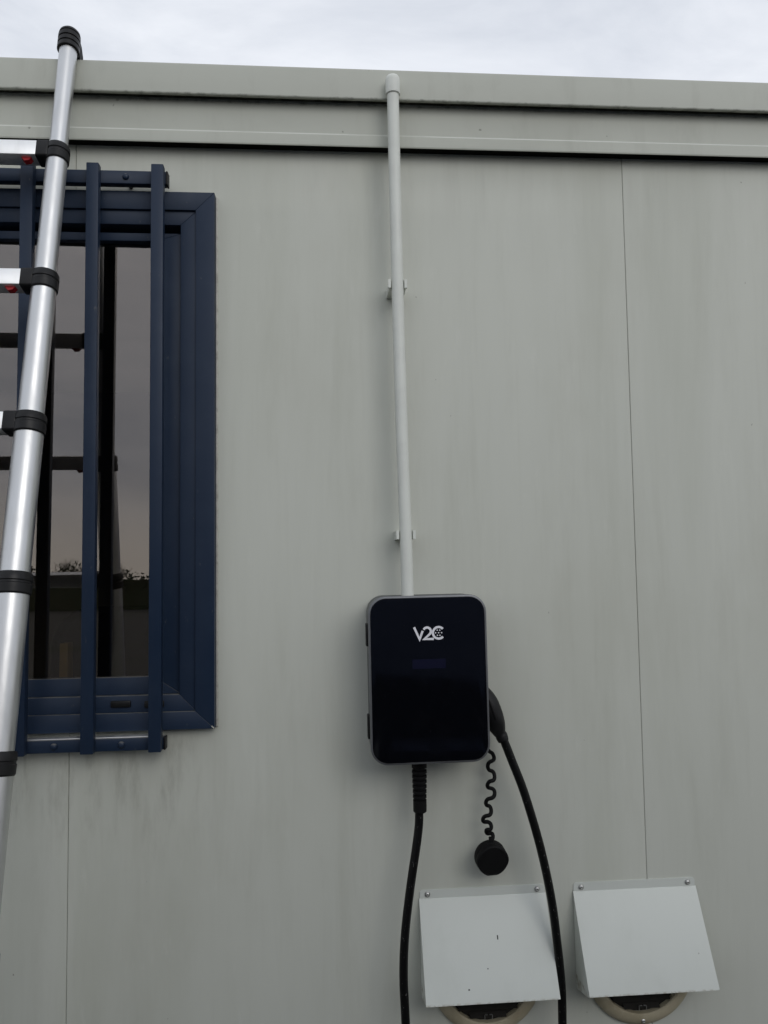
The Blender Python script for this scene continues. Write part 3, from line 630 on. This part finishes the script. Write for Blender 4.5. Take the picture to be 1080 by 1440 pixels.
def van(cx, cy_):  # added tall blocker that darkens the lower wall, clear of the window's reflection
    t = thing('light_blocker_van', 'blue panel van with black lower cladding, added out of view to block low light', 'van', (cx, cy_, 0))
    w = .96
    prof = [(2.50, .36), (2.55, .62), (2.48, .98), (2.30, 1.10), (1.55, 1.22), (.98, 1.98), (.70, 2.16), (.30, 2.22), (-2.35, 2.22), (-2.48, 2.14), (-2.56, 1.2), (-2.56, .40), (-2.4, .30), (2.3, .28)]
    def yy(z, s): return cy_ + s*(w - max(0, z-1.15)*.10)
    bm = bmesh.new()
    loft(bm, [[(cx+u*(.985 if k else 1), yy(z, s)-s*k, z if not k else .28+(z-.28)*.985) for u, z in prof] for s, k in ((-1, .05), (-1, 0), (1, 0), (1, .05))]); obj('body', bm, M_VANPAINT, t, 30)
    for s in (-1, 1):
        q = [(.20, 1.22), (1.38, 1.22), (.90, 1.90), (.20, 1.92)]
        bm = bmesh.new(); loft(bm, [[(cx+u, yy(z, s)+s*o_, z) for u, z in q] for o_ in (.001, .007)]); obj('side_window', bm, M_CARGLASS, t, 0)
        top_ = [(cx-2.45+4.8*k/24, .93 + .07*math.exp(-((-2.45+4.8*k/24+1.02)/.42)**2)) for k in range(25)]  # dark band and hump shaped for their reflection in the charger front
        bm = bmesh.new(); loft(bm, [[(x, cy_+s*(w+o_), z) for x, z in [(cx-2.45, .42), (cx+2.35, .42)] + top_[::-1]] for o_ in (.001, .014)]); obj('lower_cladding', bm, M_BLACK, t, 0)
        bm = bmesh.new(); box(bm, (cx-.02, cy_+s*(w+.001), 1.02), (cx+.14, cy_+s*(w+.03), 1.06), .008); obj('door_handle', bm, M_BLACK, t, 30)
        bm = bmesh.new(); box(bm, (cx+1.20, cy_+s*(w+.01), 1.20), (cx+1.32, cy_+s*(w+.22), 1.50), .03); obj('door_mirror', bm, M_BLACK, t, 35)
        bm = bmesh.new(); box(bm, (cx+2.40, cy_+s*.55, .78), (cx+2.535, cy_+s*.90, .96), .02); obj('headlight', bm, M_STEEL, t, 35)
        for u in (-1.76, 1.55):
            bm = bmesh.new(); lathe(bm, (cx+u, cy_+s*.77, .33), (0, s, 0), [(.20, 0), (.33, .01), (.33, .20), (.30, .215), (.20, .205)], 28); wl = obj('wheel', bm, M_RUBBER, t, 35)
            bm = bmesh.new(); lathe(bm, (cx+u, cy_+s*.978, .33), (0, s, 0), [(.19, 0), (.18, .01), (.05, .004), (.04, .012)], 20); obj('rim', bm, M_ALU, wl, 35)
    bm = bmesh.new(); loft(bm, [[(cx+u+o_, y, z+o_*.6) for u, y, z in ((1.52, cy_-.82, 1.26), (1.52, cy_+.82, 1.26), (1.01, cy_+.74, 1.94), (1.01, cy_-.74, 1.94))] for o_ in (.004, .016)]); obj('windscreen', bm, M_CARGLASS, t, 0)
van(1.62, -3.95)
# hedge line
bm = bmesh.new()
def top(x): return 2.45 + .30*math.sin(x*.21) + .16*math.sin(x*.83+1) + .10*math.sin(x*2.1)
xs = [-60 + i*1.5 for i in range(81)]
loft(bm, [[(x, -46.2, 0), (x, -46.2, top(x)*.86), (x, -47.8, top(x)*.86), (x, -47.8, 0)] for x in xs])
for i in range(9000):
    x = random.uniform(-60, 60); z = top(x)*random.uniform(.3, 1)**.5 * random.uniform(.95, 1.12); y = random.choice((-46.15, -47.85, random.uniform(-47.8, -46.2))) + random.uniform(-.2, .2)
    d1 = Vector((random.gauss(0, 1), random.gauss(0, 1), random.gauss(0, 1))).normalized(); d2 = d1.orthogonal().normalized(); s_ = random.uniform(.06, .17)
    p = Vector((x, y, z)); bm.faces.new([bm.verts.new(p + a_*s_*d1 + b_*s_*.6*d2) for a_, b_ in ((-1, 0), (0, -1), (1, 0), (0, 1))])
tag(obj('hedge', bm, M_LEAF, None, 0), 'dark field hedge along the far side of the yard', 'hedge', kind='stuff')
# bare tree
def bare_tree(x, y, h, label, seed):
    rnd = random.Random(seed); t = thing('bare_tree', label, 'tree', (x, y, 0), 'leafless trees behind the hedge')
    tb, cb = bmesh.new(), bmesh.new()
    def grow(p, d, ln, r, lev):
        bm = tb if lev < 2 else cb
        q = p + d*ln; mid = (p+q)/2 + Vector((rnd.gauss(0, .05), rnd.gauss(0, .05), rnd.gauss(0, .03)))*ln
        tube(bm, [p, mid, q], [r, r*.85, r*.68], 6 if lev < 2 else 3, lev == 0)
        if lev >= 6: return
        for k in range(3 if lev < 5 else 2):
            e = Vector((rnd.gauss(0, 1), rnd.gauss(0, 1), rnd.gauss(.1, .6))).normalized()
            nd = (d*.85 + e*.75); nd.z += .1; nd.normalize(); grow(q if k < 2 else mid, nd, ln*rnd.uniform(.62, .84), r*.62, lev+1)
    grow(Vector((x, y, 0)), Vector((.03, 0, 1)), h*.27, h*.026, 0)
    obj('trunk', tb, M_BARK, t, 50); obj('crown', cb, M_BARK, t, 0, 'bare twigs without leaves')
bare_tree(-19.3, -62, 4.7, 'small leafless tree standing behind the far hedge', 3)
bare_tree(-15.9, -63, 3.5, 'low leafless bush of a tree behind the far hedge', 8)
